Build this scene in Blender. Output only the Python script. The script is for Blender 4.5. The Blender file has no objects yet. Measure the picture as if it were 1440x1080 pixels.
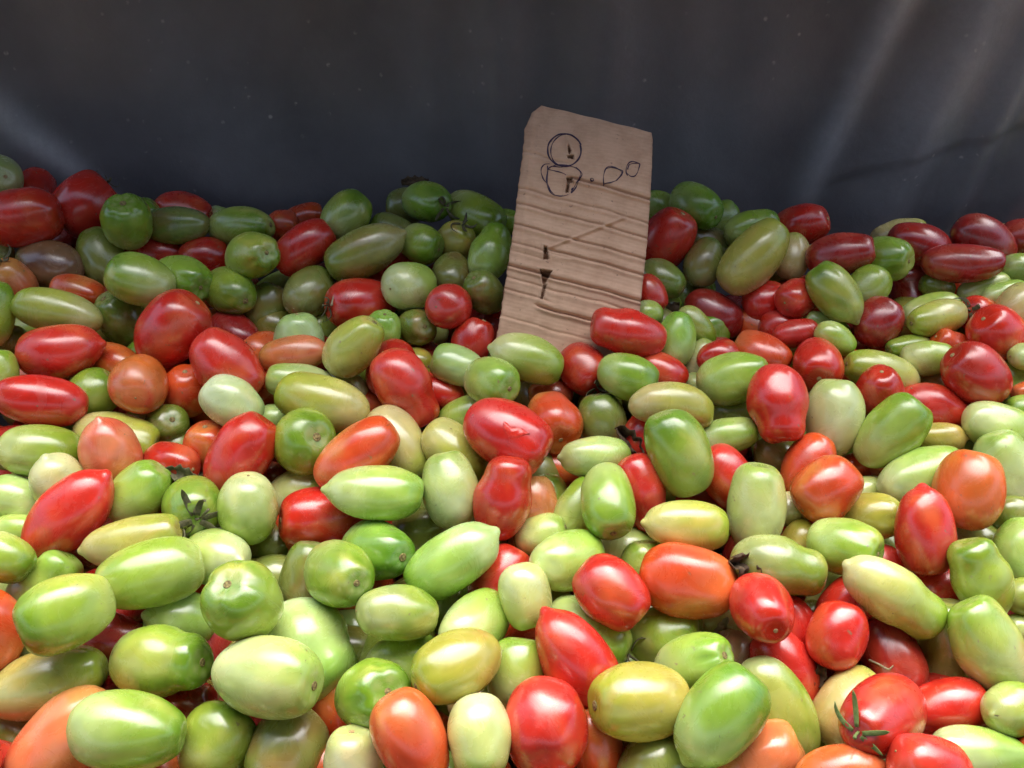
import bpy, math, random
import numpy as np
from mathutils import Vector, Matrix

# ------------------------------------------------------------------ camera, light, exposure
scn = bpy.context.scene
col = scn.collection
PITCH = math.radians(25.0)
FPX = 1383.0                      # focal length in photograph pixels (photograph 1440 x 1080)
CAM = np.array([0.0, 0.0, 0.75])
FW = np.array([0.0, math.cos(PITCH), -math.sin(PITCH)])
UP = np.array([0.0, math.sin(PITCH), math.cos(PITCH)])
RT = np.array([1.0, 0.0, 0.0])
cam = bpy.data.cameras.new('camera'); camo = bpy.data.objects.new('camera', cam); col.objects.link(camo)
camo.location = CAM; camo.rotation_euler = (math.pi/2 - PITCH, 0, 0)
cam.sensor_width = 36.0; cam.lens = 36.0*FPX/1440.0
cam.clip_start = 0.01; cam.clip_end = 200.0
scn.camera = camo

SUN_EL = math.radians(76.0)       # high soft daylight falling in front of the tarp roof
SUN_AZ = math.radians(20.0)      # compass style, from +y clockwise: slightly from behind the tarp
w = bpy.data.worlds.new('World'); scn.world = w; w.use_nodes = True
wn = w.node_tree; wn.nodes.clear()
sky = wn.nodes.new('ShaderNodeTexSky'); sky.sky_type = 'NISHITA'; sky.sun_disc = False
sky.sun_elevation = SUN_EL; sky.sun_rotation = SUN_AZ
sky.air_density = 1.0; sky.dust_density = 6.0; sky.ozone_density = 1.0
bg = wn.nodes.new('ShaderNodeBackground'); bg.inputs['Strength'].default_value = 0.072
wo = wn.nodes.new('ShaderNodeOutputWorld')
wn.links.new(sky.outputs[0], bg.inputs[0]); wn.links.new(bg.outputs[0], wo.inputs[0])
sl = bpy.data.lights.new('sun', 'SUN'); sl.energy = 1.5; sl.angle = math.radians(76); sl.color = (1.0, 0.995, 0.975)
so = bpy.data.objects.new('sun', sl); col.objects.link(so)
sdir = Vector((math.sin(SUN_AZ)*math.cos(SUN_EL), math.cos(SUN_AZ)*math.cos(SUN_EL), math.sin(SUN_EL)))
so.rotation_euler = sdir.to_track_quat('Z', 'Y').to_euler(); so.location = (0, 0, 4)
scn.view_settings.view_transform = 'Standard'; scn.view_settings.look = 'None'
scn.view_settings.gamma = 1.0; scn.view_settings.use_curve_mapping = False
scn.view_settings.exposure = 2.18
scn.render.engine = 'CYCLES'
# Survey of the visible tomatoes: picture x, y of the centre, length, width, direction of the
# stem end (degrees), lean of the stem end towards the viewer, colour code, shape flags, depth layer
# flags: n pointed tip, c dried calyx, f fresh calyx, w pinched waist, x dented, l ribbed shoulders, b curved, k cracked
T = """
0 251 72 66 -10 50 W - 0
47 268 64 56 80 -20 R - 1
35 308 104 78 10 0 R x 0
118 290 92 84 50 -12 R c 1
176 314 72 66 75 52 G l 0
200 302 52 44 40 0 G - 2
258 297 80 52 -10 0 R - 2
250 318 90 52 180 -8 D - 1
305 300 30 22 0 0 P - 3
340 319 100 52 0 22 G - 1
88 340 78 50 0 0 K - 3
68 367 97 66 165 -20 B - 1
-2 357 44 40 0 0 G - 1
20 398 70 60 100 40 S c 1
143 362 84 60 110 -10 D - 1
218 356 84 46 0 0 R - 2
288 360 66 50 0 0 R - 2
200 393 92 68 160 0 G - 0
262 394 86 62 -25 32 G l 0.5
356 364 78 64 0 50 G l 0
320 410 78 62 -30 40 G - 1
80 438 140 62 167 5 Y b 0
110 412 76 48 -15 0 E - 1
172 450 78 64 120 40 D - 1.5
238 470 116 92 45 15 R - 0
-9 442 96 56 80 0 G - 0
14 478 46 40 0 0 D - 2
332 464 78 56 -40 30 K c 2
372 436 80 62 60 0 D - 2
428 306 56 38 20 0 E - 2
398 316 46 42 0 0 E - 2
426 347 92 60 38 -5 R - 0
488 304 78 62 50 -10 G - 0
508 357 114 66 205 0 D n 0
552 330 74 52 150 0 D - 1
592 346 60 52 -20 20 G - 1
602 284 68 54 -20 42 G c 1
572 290 60 50 180 0 D - 2
668 302 88 58 -35 22 G - 1
712 312 40 34 0 0 G - 2
640 340 58 52 60 40 Y c 1
690 354 82 58 70 -20 G w 0
556 378 86 56 30 0 R - 2
437 410 72 66 60 -45 D - 1
576 402 72 67 20 -55 L - 0
634 386 62 52 90 -45 D - 1
636 429 62 60 10 -60 R - 0
680 416 64 52 130 45 D - 1
508 428 90 72 185 33 R c 1
697 446 42 40 0 0 R - 2
420 474 70 66 90 20 W - 1
497 489 98 66 48 15 Y - 0
541 466 58 50 80 35 L l 1
586 461 54 52 0 65 D - 1
664 480 70 56 60 10 R x 1
410 499 98 48 188 0 S n 0.5
327 516 114 78 -47 0 R x 0
420 537 96 56 170 0 P - 1
485 545 68 48 150 0 P - 1.5
457 570 136 76 162 0 Y - 0
553 518 78 68 80 -20 R - 1
566 553 120 78 -60 0 R w 0
588 510 42 40 -20 40 A - 2
618 552 66 46 165 0 R n 1
642 516 78 54 160 0 P - 0.5
692 538 74 66 -20 48 L - 0
652 582 88 52 205 0 L n 1
711 618 124 94 -30 10 R k 0
778 592 82 76 -70 48 E lx 1
775 553 62 42 0 0 S - 2
562 620 114 76 -55 15 C - 1
498 639 132 76 36 0 E - 0
428 620 92 86 20 52 G l 0.5
640 634 106 68 -42 0 Y - 1
630 688 110 80 100 -5 P - 0
534 692 132 76 -4 0 L n 0
711 704 122 82 78 0 R w 0
384 590 46 42 0 0 P - 2
416 690 84 60 20 0 P - 1.5
450 727 122 84 180 22 R - 0.5
385 672 52 42 0 0 K - 2
374 545 44 50 0 0 E - 2
80 498 112 74 190 0 R n 0
165 506 84 54 -20 20 O - 1
195 541 78 76 120 -62 O - 0
0 523 66 52 90 0 L - 0
56 532 78 48 0 0 O - 1
61 567 118 68 171 15 R - 0
130 553 78 66 40 0 G - 1
262 552 70 64 80 42 E - 1
240 532 42 42 0 0 E - 2
326 567 94 70 -38 0 W - 0
164 612 120 68 -12 0 Y - 1
232 598 60 58 30 50 D - 1.5
155 637 94 80 -82 -25 S n 0
62 635 106 72 -5 -20 G - 0.5
84 678 78 72 -75 -30 P n 0
290 630 74 62 85 33 E - 0.5
243 652 82 58 -10 30 R x 1
339 643 124 80 58 0 R - 0
198 693 98 72 50 0 L - 0.5
22 703 86 66 160 0 P - 1
274 711 86 78 -30 62 G c 0.5
98 729 142 84 227 0 R n 0
-2 645 60 60 0 0 D - 2
22 748 82 48 10 0 L - 1
8 787 82 64 -35 0 G - 0.5
190 761 150 68 12 0 Y nb 0
302 778 94 76 180 -38 L n 0.5
352 721 98 80 -95 -20 L - 0
58 820 112 78 50 0 L w 1
92 858 124 100 200 28 G - 0
215 812 142 90 190 18 G - 0
135 826 70 50 0 0 R - 2
180 856 80 48 0 0 R - 2
155 896 96 66 0 0 K - 1
258 868 92 76 -20 -38 L n 0.5
348 851 110 102 110 50 G l 0
-18 888 124 92 80 0 E x 0
230 931 142 98 5 18 G w 0
72 959 168 90 16 0 Y - 0.5
90 1040 172 100 42 0 S - 0.5
179 1029 162 108 -6 -5 G - 0
306 1042 104 98 60 -20 G - 1
262 994 92 62 0 0 K - 2
370 952 160 110 -2 22 P - 0
437 912 144 128 -40 20 P w 0.5
405 1054 116 104 240 38 D - 1.5
455 1012 50 50 0 0 R - 3
315 916 60 42 0 0 R - 3
283 832 50 44 0 0 E - 2
480 811 98 86 -5 58 G - 0
531 774 102 82 -5 46 G - 0.5
633 788 138 80 214 0 L n 0
558 859 108 74 -8 -18 G - 0
600 745 110 66 20 0 D - 2
430 806 88 68 80 0 D - 1.5
388 768 80 60 0 0 D - 2
383 814 56 70 0 0 D - 2
490 896 84 82 -60 0 G - 1.5
635 850 82 80 0 0 D - 3
704 808 98 76 60 0 R - 1
738 838 92 70 -78 0 P - 0
673 876 98 78 30 -55 L n 0.5
567 932 100 78 10 0 L - 1
640 939 124 92 200 28 A - 0
522 980 106 98 40 52 G l 0.5
578 1038 140 94 -63 0 E - 0
497 1068 94 84 90 0 W - 1
673 1033 110 90 -86 24 P - 0
732 946 102 86 80 0 L - 1
768 1021 126 112 -90 30 R x 0
845 1052 112 72 -75 0 E - 1
808 936 150 94 -56 0 R n 0
826 891 124 88 -22 22 L c 0.2
860 836 112 90 -40 10 R - 0
968 819 134 98 170 -10 E x 0
795 787 98 80 10 -42 L n 0.5
872 772 106 64 10 0 P - 1.5
855 704 98 72 -85 38 G - 0
812 716 92 62 60 0 G - 1
905 696 112 70 -70 0 R w 0.5
967 739 116 70 -4 0 Y n 0
1064 711 124 82 86 0 P - 0
992 706 80 50 0 0 K - 2
1022 673 96 68 -60 0 R - 1
840 643 98 60 0 -8 P n 0.5
785 665 72 60 0 0 E - 1.5
755 705 52 62 90 0 S - 1
770 700 46 62 90 0 G - 2
758 752 76 54 20 0 P - 1.5
952 638 122 84 113 5 G - 0
905 612 70 56 60 0 R - 1
947 573 124 62 -8 0 Y b 0
1022 614 90 52 15 0 L - 0.5
1033 533 96 68 17 28 L - 0
882 532 84 62 -15 12 G - 0.5
848 588 82 66 100 0 D - 1.5
819 521 74 66 -55 33 R c 0.5
744 505 104 64 -18 0 L n 0
884 473 108 66 168 0 R w 0
932 520 74 54 -30 0 R - 1
951 477 78 52 80 0 L - 0.5
980 460 66 38 -50 0 G - 1
912 440 42 38 0 0 L - 1
916 414 56 42 -60 10 R - 1
937 428 46 42 0 0 L - 2
928 398 68 54 -30 15 D - 1.5
937 338 86 70 60 33 R - 0.5
928 292 54 46 -20 0 G - 1
977 291 74 58 -40 38 G - 0.5
1014 308 54 40 50 0 G - 1.5
1000 341 70 46 -20 0 D - 2
990 369 72 54 70 0 D - 1
1060 322 78 50 20 0 G - 1
1062 363 120 70 50 0 Y - 0
1095 380 44 40 0 0 G - 1.5
1118 362 68 46 80 0 C - 1
1125 316 74 56 10 33 R - 0.5
1178 358 90 60 8 22 K - 0.5
1244 364 70 60 -15 42 G l 0.5
1173 414 94 58 125 0 G n 0
1219 404 64 54 50 0 G - 0.5
1265 331 76 46 10 0 C - 2
1292 346 92 58 -20 0 K - 1
1354 370 104 54 -4 15 K b 0.5
1385 342 96 66 -35 0 K - 1
1413 329 36 30 0 0 P - 3
1440 338 52 58 0 0 K - 1.5
1432 378 52 44 0 0 G - 1.5
1287 390 60 46 0 0 K - 2.5
1320 403 50 34 0 0 D - 1.5
1382 406 72 40 20 0 L - 1
1408 417 68 34 15 0 L - 1
1072 425 62 54 20 0 R - 1.5
1121 421 58 52 20 -40 R - 1
1008 440 86 60 -30 0 K - 2
1100 458 64 48 0 0 R - 1.5
1120 472 62 40 10 0 R - 1
1162 460 68 38 -25 0 G - 1.5
1236 452 70 64 60 0 K - 1.5
1210 480 72 62 0 0 K - 2.5
1310 437 112 44 15 0 L - 1
1322 450 92 48 192 20 Y - 0.5
1380 438 66 50 170 42 R c 0.5
1425 432 68 54 60 0 C - 0.5
1403 475 84 72 145 33 R - 0
1342 484 64 46 150 0 E w 0.5
1277 487 80 34 190 10 G - 1
1302 508 72 48 0 0 L x 0.5
1242 523 112 58 165 8 Y - 0.5
1151 510 74 68 -110 60 R - 0
1170 482 62 42 -30 0 L - 1
1110 492 50 42 0 0 L - 1.5
1075 498 80 56 -30 20 E - 0.5
1010 503 62 46 10 0 R - 0.5
985 505 62 42 60 0 P - 1.5
1196 512 50 44 0 0 E - 1.5
1094 570 110 80 -86 15 R wx 0
1172 585 108 76 86 0 W - 0
1237 550 72 66 100 38 R - 0.5
1316 571 94 64 -20 0 R n 0.5
1374 533 104 78 143 15 R - 0
1310 540 46 36 0 0 C - 2
1420 536 72 64 60 0 G - 1
1440 500 42 38 0 0 L - 0.5
1440 553 30 34 0 0 O - 1
1253 609 118 78 52 15 G - 0
1405 601 104 64 -18 0 L - 0.5
1436 575 52 42 0 0 G - 1
1318 616 74 42 180 0 A n 1
1296 666 126 72 20 0 L - 0.5
1362 686 110 92 75 0 O - 0
1412 663 116 76 105 0 P - 0.5
1137 657 96 68 62 0 E - 0.5
1163 689 96 78 38 -12 E - 0
1218 690 58 40 10 0 P n 1.5
1210 655 62 42 0 0 E - 2
1222 726 88 62 5 30 A l 0.5
1118 715 52 48 0 0 P - 1
1127 756 60 52 60 0 A - 1
1187 769 94 76 -12 36 G l 0.5
1095 800 132 88 -10 8 G w 0
1302 752 122 78 -88 0 R n 0
1378 768 92 66 -20 0 D - 1.5
1255 840 156 82 -34 0 L nw 0
1377 817 118 82 112 0 G w 0
1440 778 98 80 80 0 L - 0.5
1318 825 70 60 20 0 R - 1
1250 795 68 50 -30 0 R - 1.5
1192 850 86 66 40 0 R - 1
1181 896 96 80 70 -12 R x 0
1068 856 88 84 -80 70 R - 0
1118 880 82 60 -60 0 R x 1
1142 862 42 38 0 0 D - 1.5
1106 946 114 82 -58 0 R - 0.5
1255 925 108 82 -70 25 K c 1
1335 900 122 80 90 0 G - 1
1391 905 138 90 118 0 L - 0
1438 838 52 52 0 0 G - 0.5
1432 883 42 38 0 0 P - 1
1194 993 122 100 45 0 C - 0.6
1236 1013 146 102 177 52 R f 0
1332 995 120 76 14 0 R - 0.5
1422 1000 84 72 0 -30 G n 0.5
1378 1060 138 78 -10 0 L - 0.5
1302 1080 116 98 -30 0 R x 0
1182 1086 120 78 200 -10 O n 0
1095 1000 150 88 -62 0 G - 0.6
1072 1066 122 92 30 0 S x 0.4
1012 1005 148 106 52 -5 G n 0
901 992 136 104 178 18 A - 0
977 934 108 82 35 45 L l 0.5
935 894 108 86 10 22 G l 1.4
918 1074 106 86 30 0 D - 1
945 1036 62 52 0 0 E - 2
1032 922 78 70 60 -30 B - 1.5
1005 874 92 60 10 0 P - 2
925 862 62 42 0 0 L - 2
906 797 52 62 90 0 L - 1.5
1148 1056 46 72 90 0 L - 1.5
1236 1076 46 50 0 0 L - 1.5
1092 640 62 52 0 0 D - 1.5
1032 579 72 46 5 20 D l 1.5
985 545 52 42 0 0 L - 1.5
668 986 72 52 10 0 C - 1.5
1425 722 62 52 0 0 D - 1.5
"""

# ------------------------------------------------------------------ helpers
rng = np.random.RandomState(7)
def pix(px, py, d):
    return CAM + d*((px-720.0)/FPX*RT + (540.0-py)/FPX*UP + FW)
def plane_inv(py):                # 1/depth of the heap's sloping top at a picture row
    return 0.893 + (np.asarray(py, float)-300.0)/780.0*0.5356
def on_y(px, py, Y):              # the point where the sight line meets the upright plane y = Y
    d = (px-720.0)/FPX*RT + (540.0-py)/FPX*UP + FW
    return CAM + d*((Y-CAM[1])/d[1])
def lin(c):
    c = np.asarray(c, float)/255.0
    return np.where(c <= 0.04045, c/12.92, ((c+0.055)/1.055)**2.4)
def sstep(a, b, x):
    t = np.clip((x-a)/(b-a), 0, 1); return t*t*(3-2*t)

def mesh(name, v, f, mat=None, smooth=True, tone=None):
    me = bpy.data.meshes.new(name); me.from_pydata([tuple(p) for p in v], [], f)
    if smooth: me.polygons.foreach_set('use_smooth', [True]*len(me.polygons))
    if mat: me.materials.append(mat)
    if tone is not None:
        at = me.color_attributes.new('tone', 'FLOAT_COLOR', 'POINT')
        c4 = np.ones((len(v), 4), np.float32); c4[:, :3] = tone
        at.data.foreach_set('color', c4.ravel())
    me.update(); return me
def obj(name, me, parent=None, M=None):
    o = bpy.data.objects.new(name, me); col.objects.link(o)
    if M is not None: o.matrix_world = M
    if parent is not None: o.parent = parent
    return o
def tag(o, label=None, cat=None, group=None, kind=None):
    if label: o['label'] = label
    if cat: o['category'] = cat
    if group: o['group'] = group
    if kind: o['kind'] = kind
    return o

def newmat(name):
    m = bpy.data.materials.new(name); m.use_nodes = True
    nt = m.node_tree; b = nt.nodes['Principled BSDF']
    return m, nt, b
def node(nt, t, **kw):
    n = nt.nodes.new(t)
    for k, v in kw.items():
        if k in n.inputs: n.inputs[k].default_value = v
        else: setattr(n, k, v)
    return n
def ramp(nt, src, stops):
    r = nt.nodes.new('ShaderNodeValToRGB'); e = r.color_ramp.elements
    while len(e) < len(stops): e.new(0.5)
    for k, (p, c) in enumerate(stops): e[k].position = p; e[k].color = (c, c, c, 1) if np.isscalar(c) else (*c, 1)
    nt.links.new(src, r.inputs[0]); return r.outputs[0]
def mixc(nt, fac, a, b, mode='MIX'):
    m = nt.nodes.new('ShaderNodeMix'); m.data_type = 'RGBA'; m.blend_type = mode
    for s, k in ((fac, 0), (a, 6), (b, 7)):
        if hasattr(s, 'is_linked'): nt.links.new(s, m.inputs[k])
        elif np.isscalar(s): m.inputs[k].default_value = s
        else: m.inputs[k].default_value = (*s, 1)
    return m.outputs[2]

# ------------------------------------------------------------------ materials
def skin_material():
    m, nt, b = newmat('tomato_skin'); L = nt.links.new
    at = node(nt, 'ShaderNodeAttribute', attribute_name='tone')
    tc = nt.nodes.new('ShaderNodeTexCoord'); oi = nt.nodes.new('ShaderNodeObjectInfo')
    off = node(nt, 'ShaderNodeVectorMath', operation='SCALE'); L(oi.outputs['Random'], off.inputs['Scale']); off.inputs[0].default_value = (3.1, 7.7, 5.3)
    ad = node(nt, 'ShaderNodeVectorMath', operation='ADD'); L(tc.outputs['Object'], ad.inputs[0]); L(off.outputs[0], ad.inputs[1])
    P = ad.outputs[0]
    n1 = node(nt, 'ShaderNodeTexNoise', Scale=60.0, Detail=4.0, Roughness=0.6); L(P, n1.inputs['Vector'])
    n2 = node(nt, 'ShaderNodeTexNoise', Scale=520.0, Detail=2.0); L(P, n2.inputs['Vector'])
    v1 = node(nt, 'ShaderNodeTexVoronoi', Scale=430.0); L(P, v1.inputs['Vector'])
    c = mixc(nt, ramp(nt, n1.outputs[0], [(0.35, 0.0), (0.7, 0.36)]), at.outputs['Color'], (0.62, 0.60, 0.36), 'MULTIPLY')
    # pale pin-point lenticels
    lm = ramp(nt, v1.outputs['Distance'], [(0.05, 0.16), (0.13, 0.0)])
    c = mixc(nt, lm, c, (0.78, 0.76, 0.5))
    # sparse dark scratches and specks of soil
    n3 = node(nt, 'ShaderNodeTexNoise', Scale=150.0, Detail=5.0, Roughness=0.75, Distortion=1.6); L(P, n3.inputs['Vector'])
    c = mixc(nt, ramp(nt, n3.outputs[0], [(0.672, 0.0), (0.70, 0.85)]), c, (0.10, 0.065, 0.04))
    # corky tan scabs and rubbed marks, a few on each fruit
    v2 = node(nt, 'ShaderNodeTexVoronoi', Scale=70.0); v2.inputs['Randomness'].default_value = 1.0
    wp = node(nt, 'ShaderNodeVectorMath', operation='MULTIPLY_ADD'); L(n1.outputs['Color'], wp.inputs[0]); wp.inputs[1].default_value = (0.02, 0.02, 0.02); L(P, wp.inputs[2])
    L(wp.outputs[0], v2.inputs['Vector'])
    s2 = nt.nodes.new('ShaderNodeSeparateColor'); L(v2.outputs['Color'], s2.inputs[0])
    sm_ = node(nt, 'ShaderNodeMath', operation='MULTIPLY'); L(ramp(nt, v2.outputs['Distance'], [(0.05, 0.75), (0.12, 0.0)]), sm_.inputs[0]); L(ramp(nt, s2.outputs[0], [(0.62, 0.0), (0.70, 1.0)]), sm_.inputs[1])
    c = mixc(nt, sm_.outputs[0], c, (0.22, 0.16, 0.085))
    # thin dusty film and dried water marks
    n5 = node(nt, 'ShaderNodeTexNoise', Scale=34.0, Detail=6.0, Roughness=0.7, Distortion=0.8); L(P, n5.inputs['Vector'])
    dust = ramp(nt, n5.outputs[0], [(0.45, 0.0), (0.72, 1.0)])
    dm = node(nt, 'ShaderNodeMath', operation='MULTIPLY'); L(dust, dm.inputs[0]); dm.inputs[1].default_value = 0.05
    c = mixc(nt, dm.outputs[0], c, (0.60, 0.56, 0.48))
    L(c, b.inputs['Base Color'])
    ra = node(nt, 'ShaderNodeMath', operation='MULTIPLY_ADD'); L(dust, ra.inputs[0]); ra.inputs[1].default_value = 0.16; ra.inputs[2].default_value = 0.23
    L(ra.outputs[0], b.inputs['Roughness'])
    b.inputs['Specular IOR Level'].default_value = 1.0
    b.inputs['Subsurface Weight'].default_value = 0.22
    b.inputs['Subsurface Radius'].default_value = (1.0, 0.55, 0.25); b.inputs['Subsurface Scale'].default_value = 0.006
    bu = node(nt, 'ShaderNodeBump', Strength=0.10, Distance=0.0008); L(n1.outputs[0], bu.inputs['Height'])
    bv = node(nt, 'ShaderNodeBump', Strength=0.04, Distance=0.0003); L(n2.outputs[0], bv.inputs['Height']); L(bu.outputs[0], bv.inputs['Normal'])
    L(bv.outputs[0], b.inputs['Normal'])
    return m
SKIN = skin_material()
def plain(name, c1, c2, scale, rough, bump=0.0, spec=0.3, dist=0.001):
    m, nt, b = newmat(name); L = nt.links.new
    tc = nt.nodes.new('ShaderNodeTexCoord')
    n = node(nt, 'ShaderNodeTexNoise', Scale=scale, Detail=5.0, Roughness=0.65); L(tc.outputs['Object'], n.inputs['Vector'])
    L(mixc(nt, ramp(nt, n.outputs[0], [(0.3, 0.0), (0.7, 1.0)]), c1, c2), b.inputs['Base Color'])
    b.inputs['Roughness'].default_value = rough; b.inputs['Specular IOR Level'].default_value = spec
    if bump:
        bu = node(nt, 'ShaderNodeBump', Strength=bump, Distance=dist); L(n.outputs[0], bu.inputs['Height']); L(bu.outputs[0], b.inputs['Normal'])
    return m
SCAR = plain('corky_scar', lin((176, 160, 104)), lin((62, 50, 30)), 420, 0.8, 0.6)
TIPMARK = plain('blossom_mark', lin((90, 70, 40)), lin((190, 170, 110)), 500, 0.8)
CALYX_DRY = plain('dried_calyx', lin((70, 72, 52)), lin((118, 112, 84)), 260, 0.8, 0.5)
CALYX_BROWN = plain('brown_dry_leaf', lin((58, 44, 34)), lin((104, 86, 66)), 220, 0.85, 0.6)
CALYX_FRESH = plain('fresh_calyx', lin((86, 112, 56)), lin((128, 140, 84)), 260, 0.6, 0.3)
STRAW = plain('dry_stalk', lin((150, 138, 110)), lin((190, 180, 150)), 300, 0.8, 0.3)
INK = plain('ballpoint_ink', lin((44, 34, 58)), lin((78, 62, 84)), 900, 0.5)
FLESH = plain('split_flesh', lin((190, 30, 26)), lin((222, 70, 52)), 300, 0.12, 0.5, 0.6)
GROUND = plain('stall_boards', (0.06, 0.05, 0.04), (0.12, 0.1, 0.08), 14, 0.8, 0.3)

def tarp_material():
    m, nt, b = newmat('dark_tarp'); L = nt.links.new
    tc = nt.nodes.new('ShaderNodeTexCoord'); P = tc.outputs['Object']
    n1 = node(nt, 'ShaderNodeTexNoise', Scale=5.0, Detail=6.0, Roughness=0.6); L(P, n1.inputs['Vector'])
    n2 = node(nt, 'ShaderNodeTexNoise', Scale=900.0, Detail=2.0); L(P, n2.inputs['Vector'])
    c = mixc(nt, ramp(nt, n1.outputs[0], [(0.35, 0.0), (0.7, 1.0)]), (0.098, 0.095, 0.107), (0.160, 0.154, 0.168))
    # dried specks and drips of dust, gathered in a few patches
    v = node(nt, 'ShaderNodeTexVoronoi', Scale=46.0); L(P, v.inputs['Vector'])
    wv = node(nt, 'ShaderNodeTexNoise', Scale=120.0, Detail=3.0); L(P, wv.inputs['Vector'])
    pa = node(nt, 'ShaderNodeTexNoise', Scale=7.0, Detail=2.0); L(P, pa.inputs['Vector'])
    sp = ramp(nt, v.outputs['Distance'], [(0.07, 1.0), (0.15, 0.0)])
    k = mixc(nt, 1.0, sp, ramp(nt, pa.outputs[0], [(0.44, 0.0), (0.58, 0.85)]), 'MULTIPLY')
    k = mixc(nt, 1.0, k, ramp(nt, wv.outputs[0], [(0.45, 0.0), (0.6, 1.0)]), 'MULTIPLY')
    c = mixc(nt, k, c, (0.40, 0.38, 0.35))
    n4 = node(nt, 'ShaderNodeTexNoise', Scale=24.0, Detail=8.0, Roughness=0.75); L(P, n4.inputs['Vector'])
    c = mixc(nt, ramp(nt, n4.outputs[0], [(0.55, 0.0), (0.8, 0.25)]), c, (0.19, 0.185, 0.185))
    # pale streaks along the folds: the light they catch, painted into the colour
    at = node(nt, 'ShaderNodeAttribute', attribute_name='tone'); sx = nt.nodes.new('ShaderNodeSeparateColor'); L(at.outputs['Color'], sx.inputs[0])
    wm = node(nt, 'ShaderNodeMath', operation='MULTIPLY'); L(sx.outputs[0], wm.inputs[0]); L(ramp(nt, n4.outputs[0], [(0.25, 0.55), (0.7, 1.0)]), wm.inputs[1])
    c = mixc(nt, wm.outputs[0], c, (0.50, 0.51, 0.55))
    L(c, b.inputs['Base Color'])
    L(ramp(nt, n4.outputs[0], [(0.3, 0.30), (0.75, 0.48)]), b.inputs['Roughness'])
    b.inputs['Specular IOR Level'].default_value = 0.5
    bu = node(nt, 'ShaderNodeBump', Strength=0.12, Distance=0.0006); L(n2.outputs[0], bu.inputs['Height'])
    bv = node(nt, 'ShaderNodeBump', Strength=0.25, Distance=0.006); L(n4.outputs[0], bv.inputs['Height']); L(bu.outputs[0], bv.inputs['Normal'])
    L(bv.outputs[0], b.inputs['Normal'])
    return m
TARP = tarp_material()
def board_material():
    m, nt, b = newmat('corrugated_cardboard'); L = nt.links.new
    at = node(nt, 'ShaderNodeAttribute', attribute_name='tone')
    tc = nt.nodes.new('ShaderNodeTexCoord'); P = tc.outputs['Object']
    n1 = node(nt, 'ShaderNodeTexNoise', Scale=38.0, Detail=6.0, Roughness=0.7); L(P, n1.inputs['Vector'])
    mp = node(nt, 'ShaderNodeMapping'); mp.inputs['Scale'].default_value = (60, 900, 60); L(P, mp.inputs['Vector'])
    n2 = node(nt, 'ShaderNodeTexNoise', Scale=1.0, Detail=4.0); L(mp.outputs[0], n2.inputs['Vector'])
    c = mixc(nt, ramp(nt, n1.outputs[0], [(0.38, 0.0), (0.75, 0.7)]), at.outputs['Color'], (0.66, 0.60, 0.56), 'MULTIPLY')
    c = mixc(nt, ramp(nt, n2.outputs[0], [(0.4, 0.0), (0.7, 0.22)]), c, (0.72, 0.66, 0.62), 'MULTIPLY')
    n3 = node(nt, 'ShaderNodeTexNoise', Scale=210.0, Detail=3.0); L(P, n3.inputs['Vector'])
    c = mixc(nt, ramp(nt, n3.outputs[0], [(0.68, 0.0), (0.74, 0.5)]), c, (0.09, 0.06, 0.05))
    L(c, b.inputs['Base Color']); b.inputs['Roughness'].default_value = 0.85; b.inputs['Specular IOR Level'].default_value = 0.15
    bu = node(nt, 'ShaderNodeBump', Strength=0.12, Distance=0.0005); L(n2.outputs[0], bu.inputs['Height']); L(bu.outputs[0], b.inputs['Normal'])
    return m
BOARD = board_material()

# ------------------------------------------------------------------ setting: stall floor and tarp
tag(obj('stall_floor', mesh('stall_floor', [(-3, -1.5, 0), (3, -1.5, 0), (3, 3, 0), (-3, 3, 0)], [(0, 1, 2, 3)], GROUND)), kind='structure')

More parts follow.
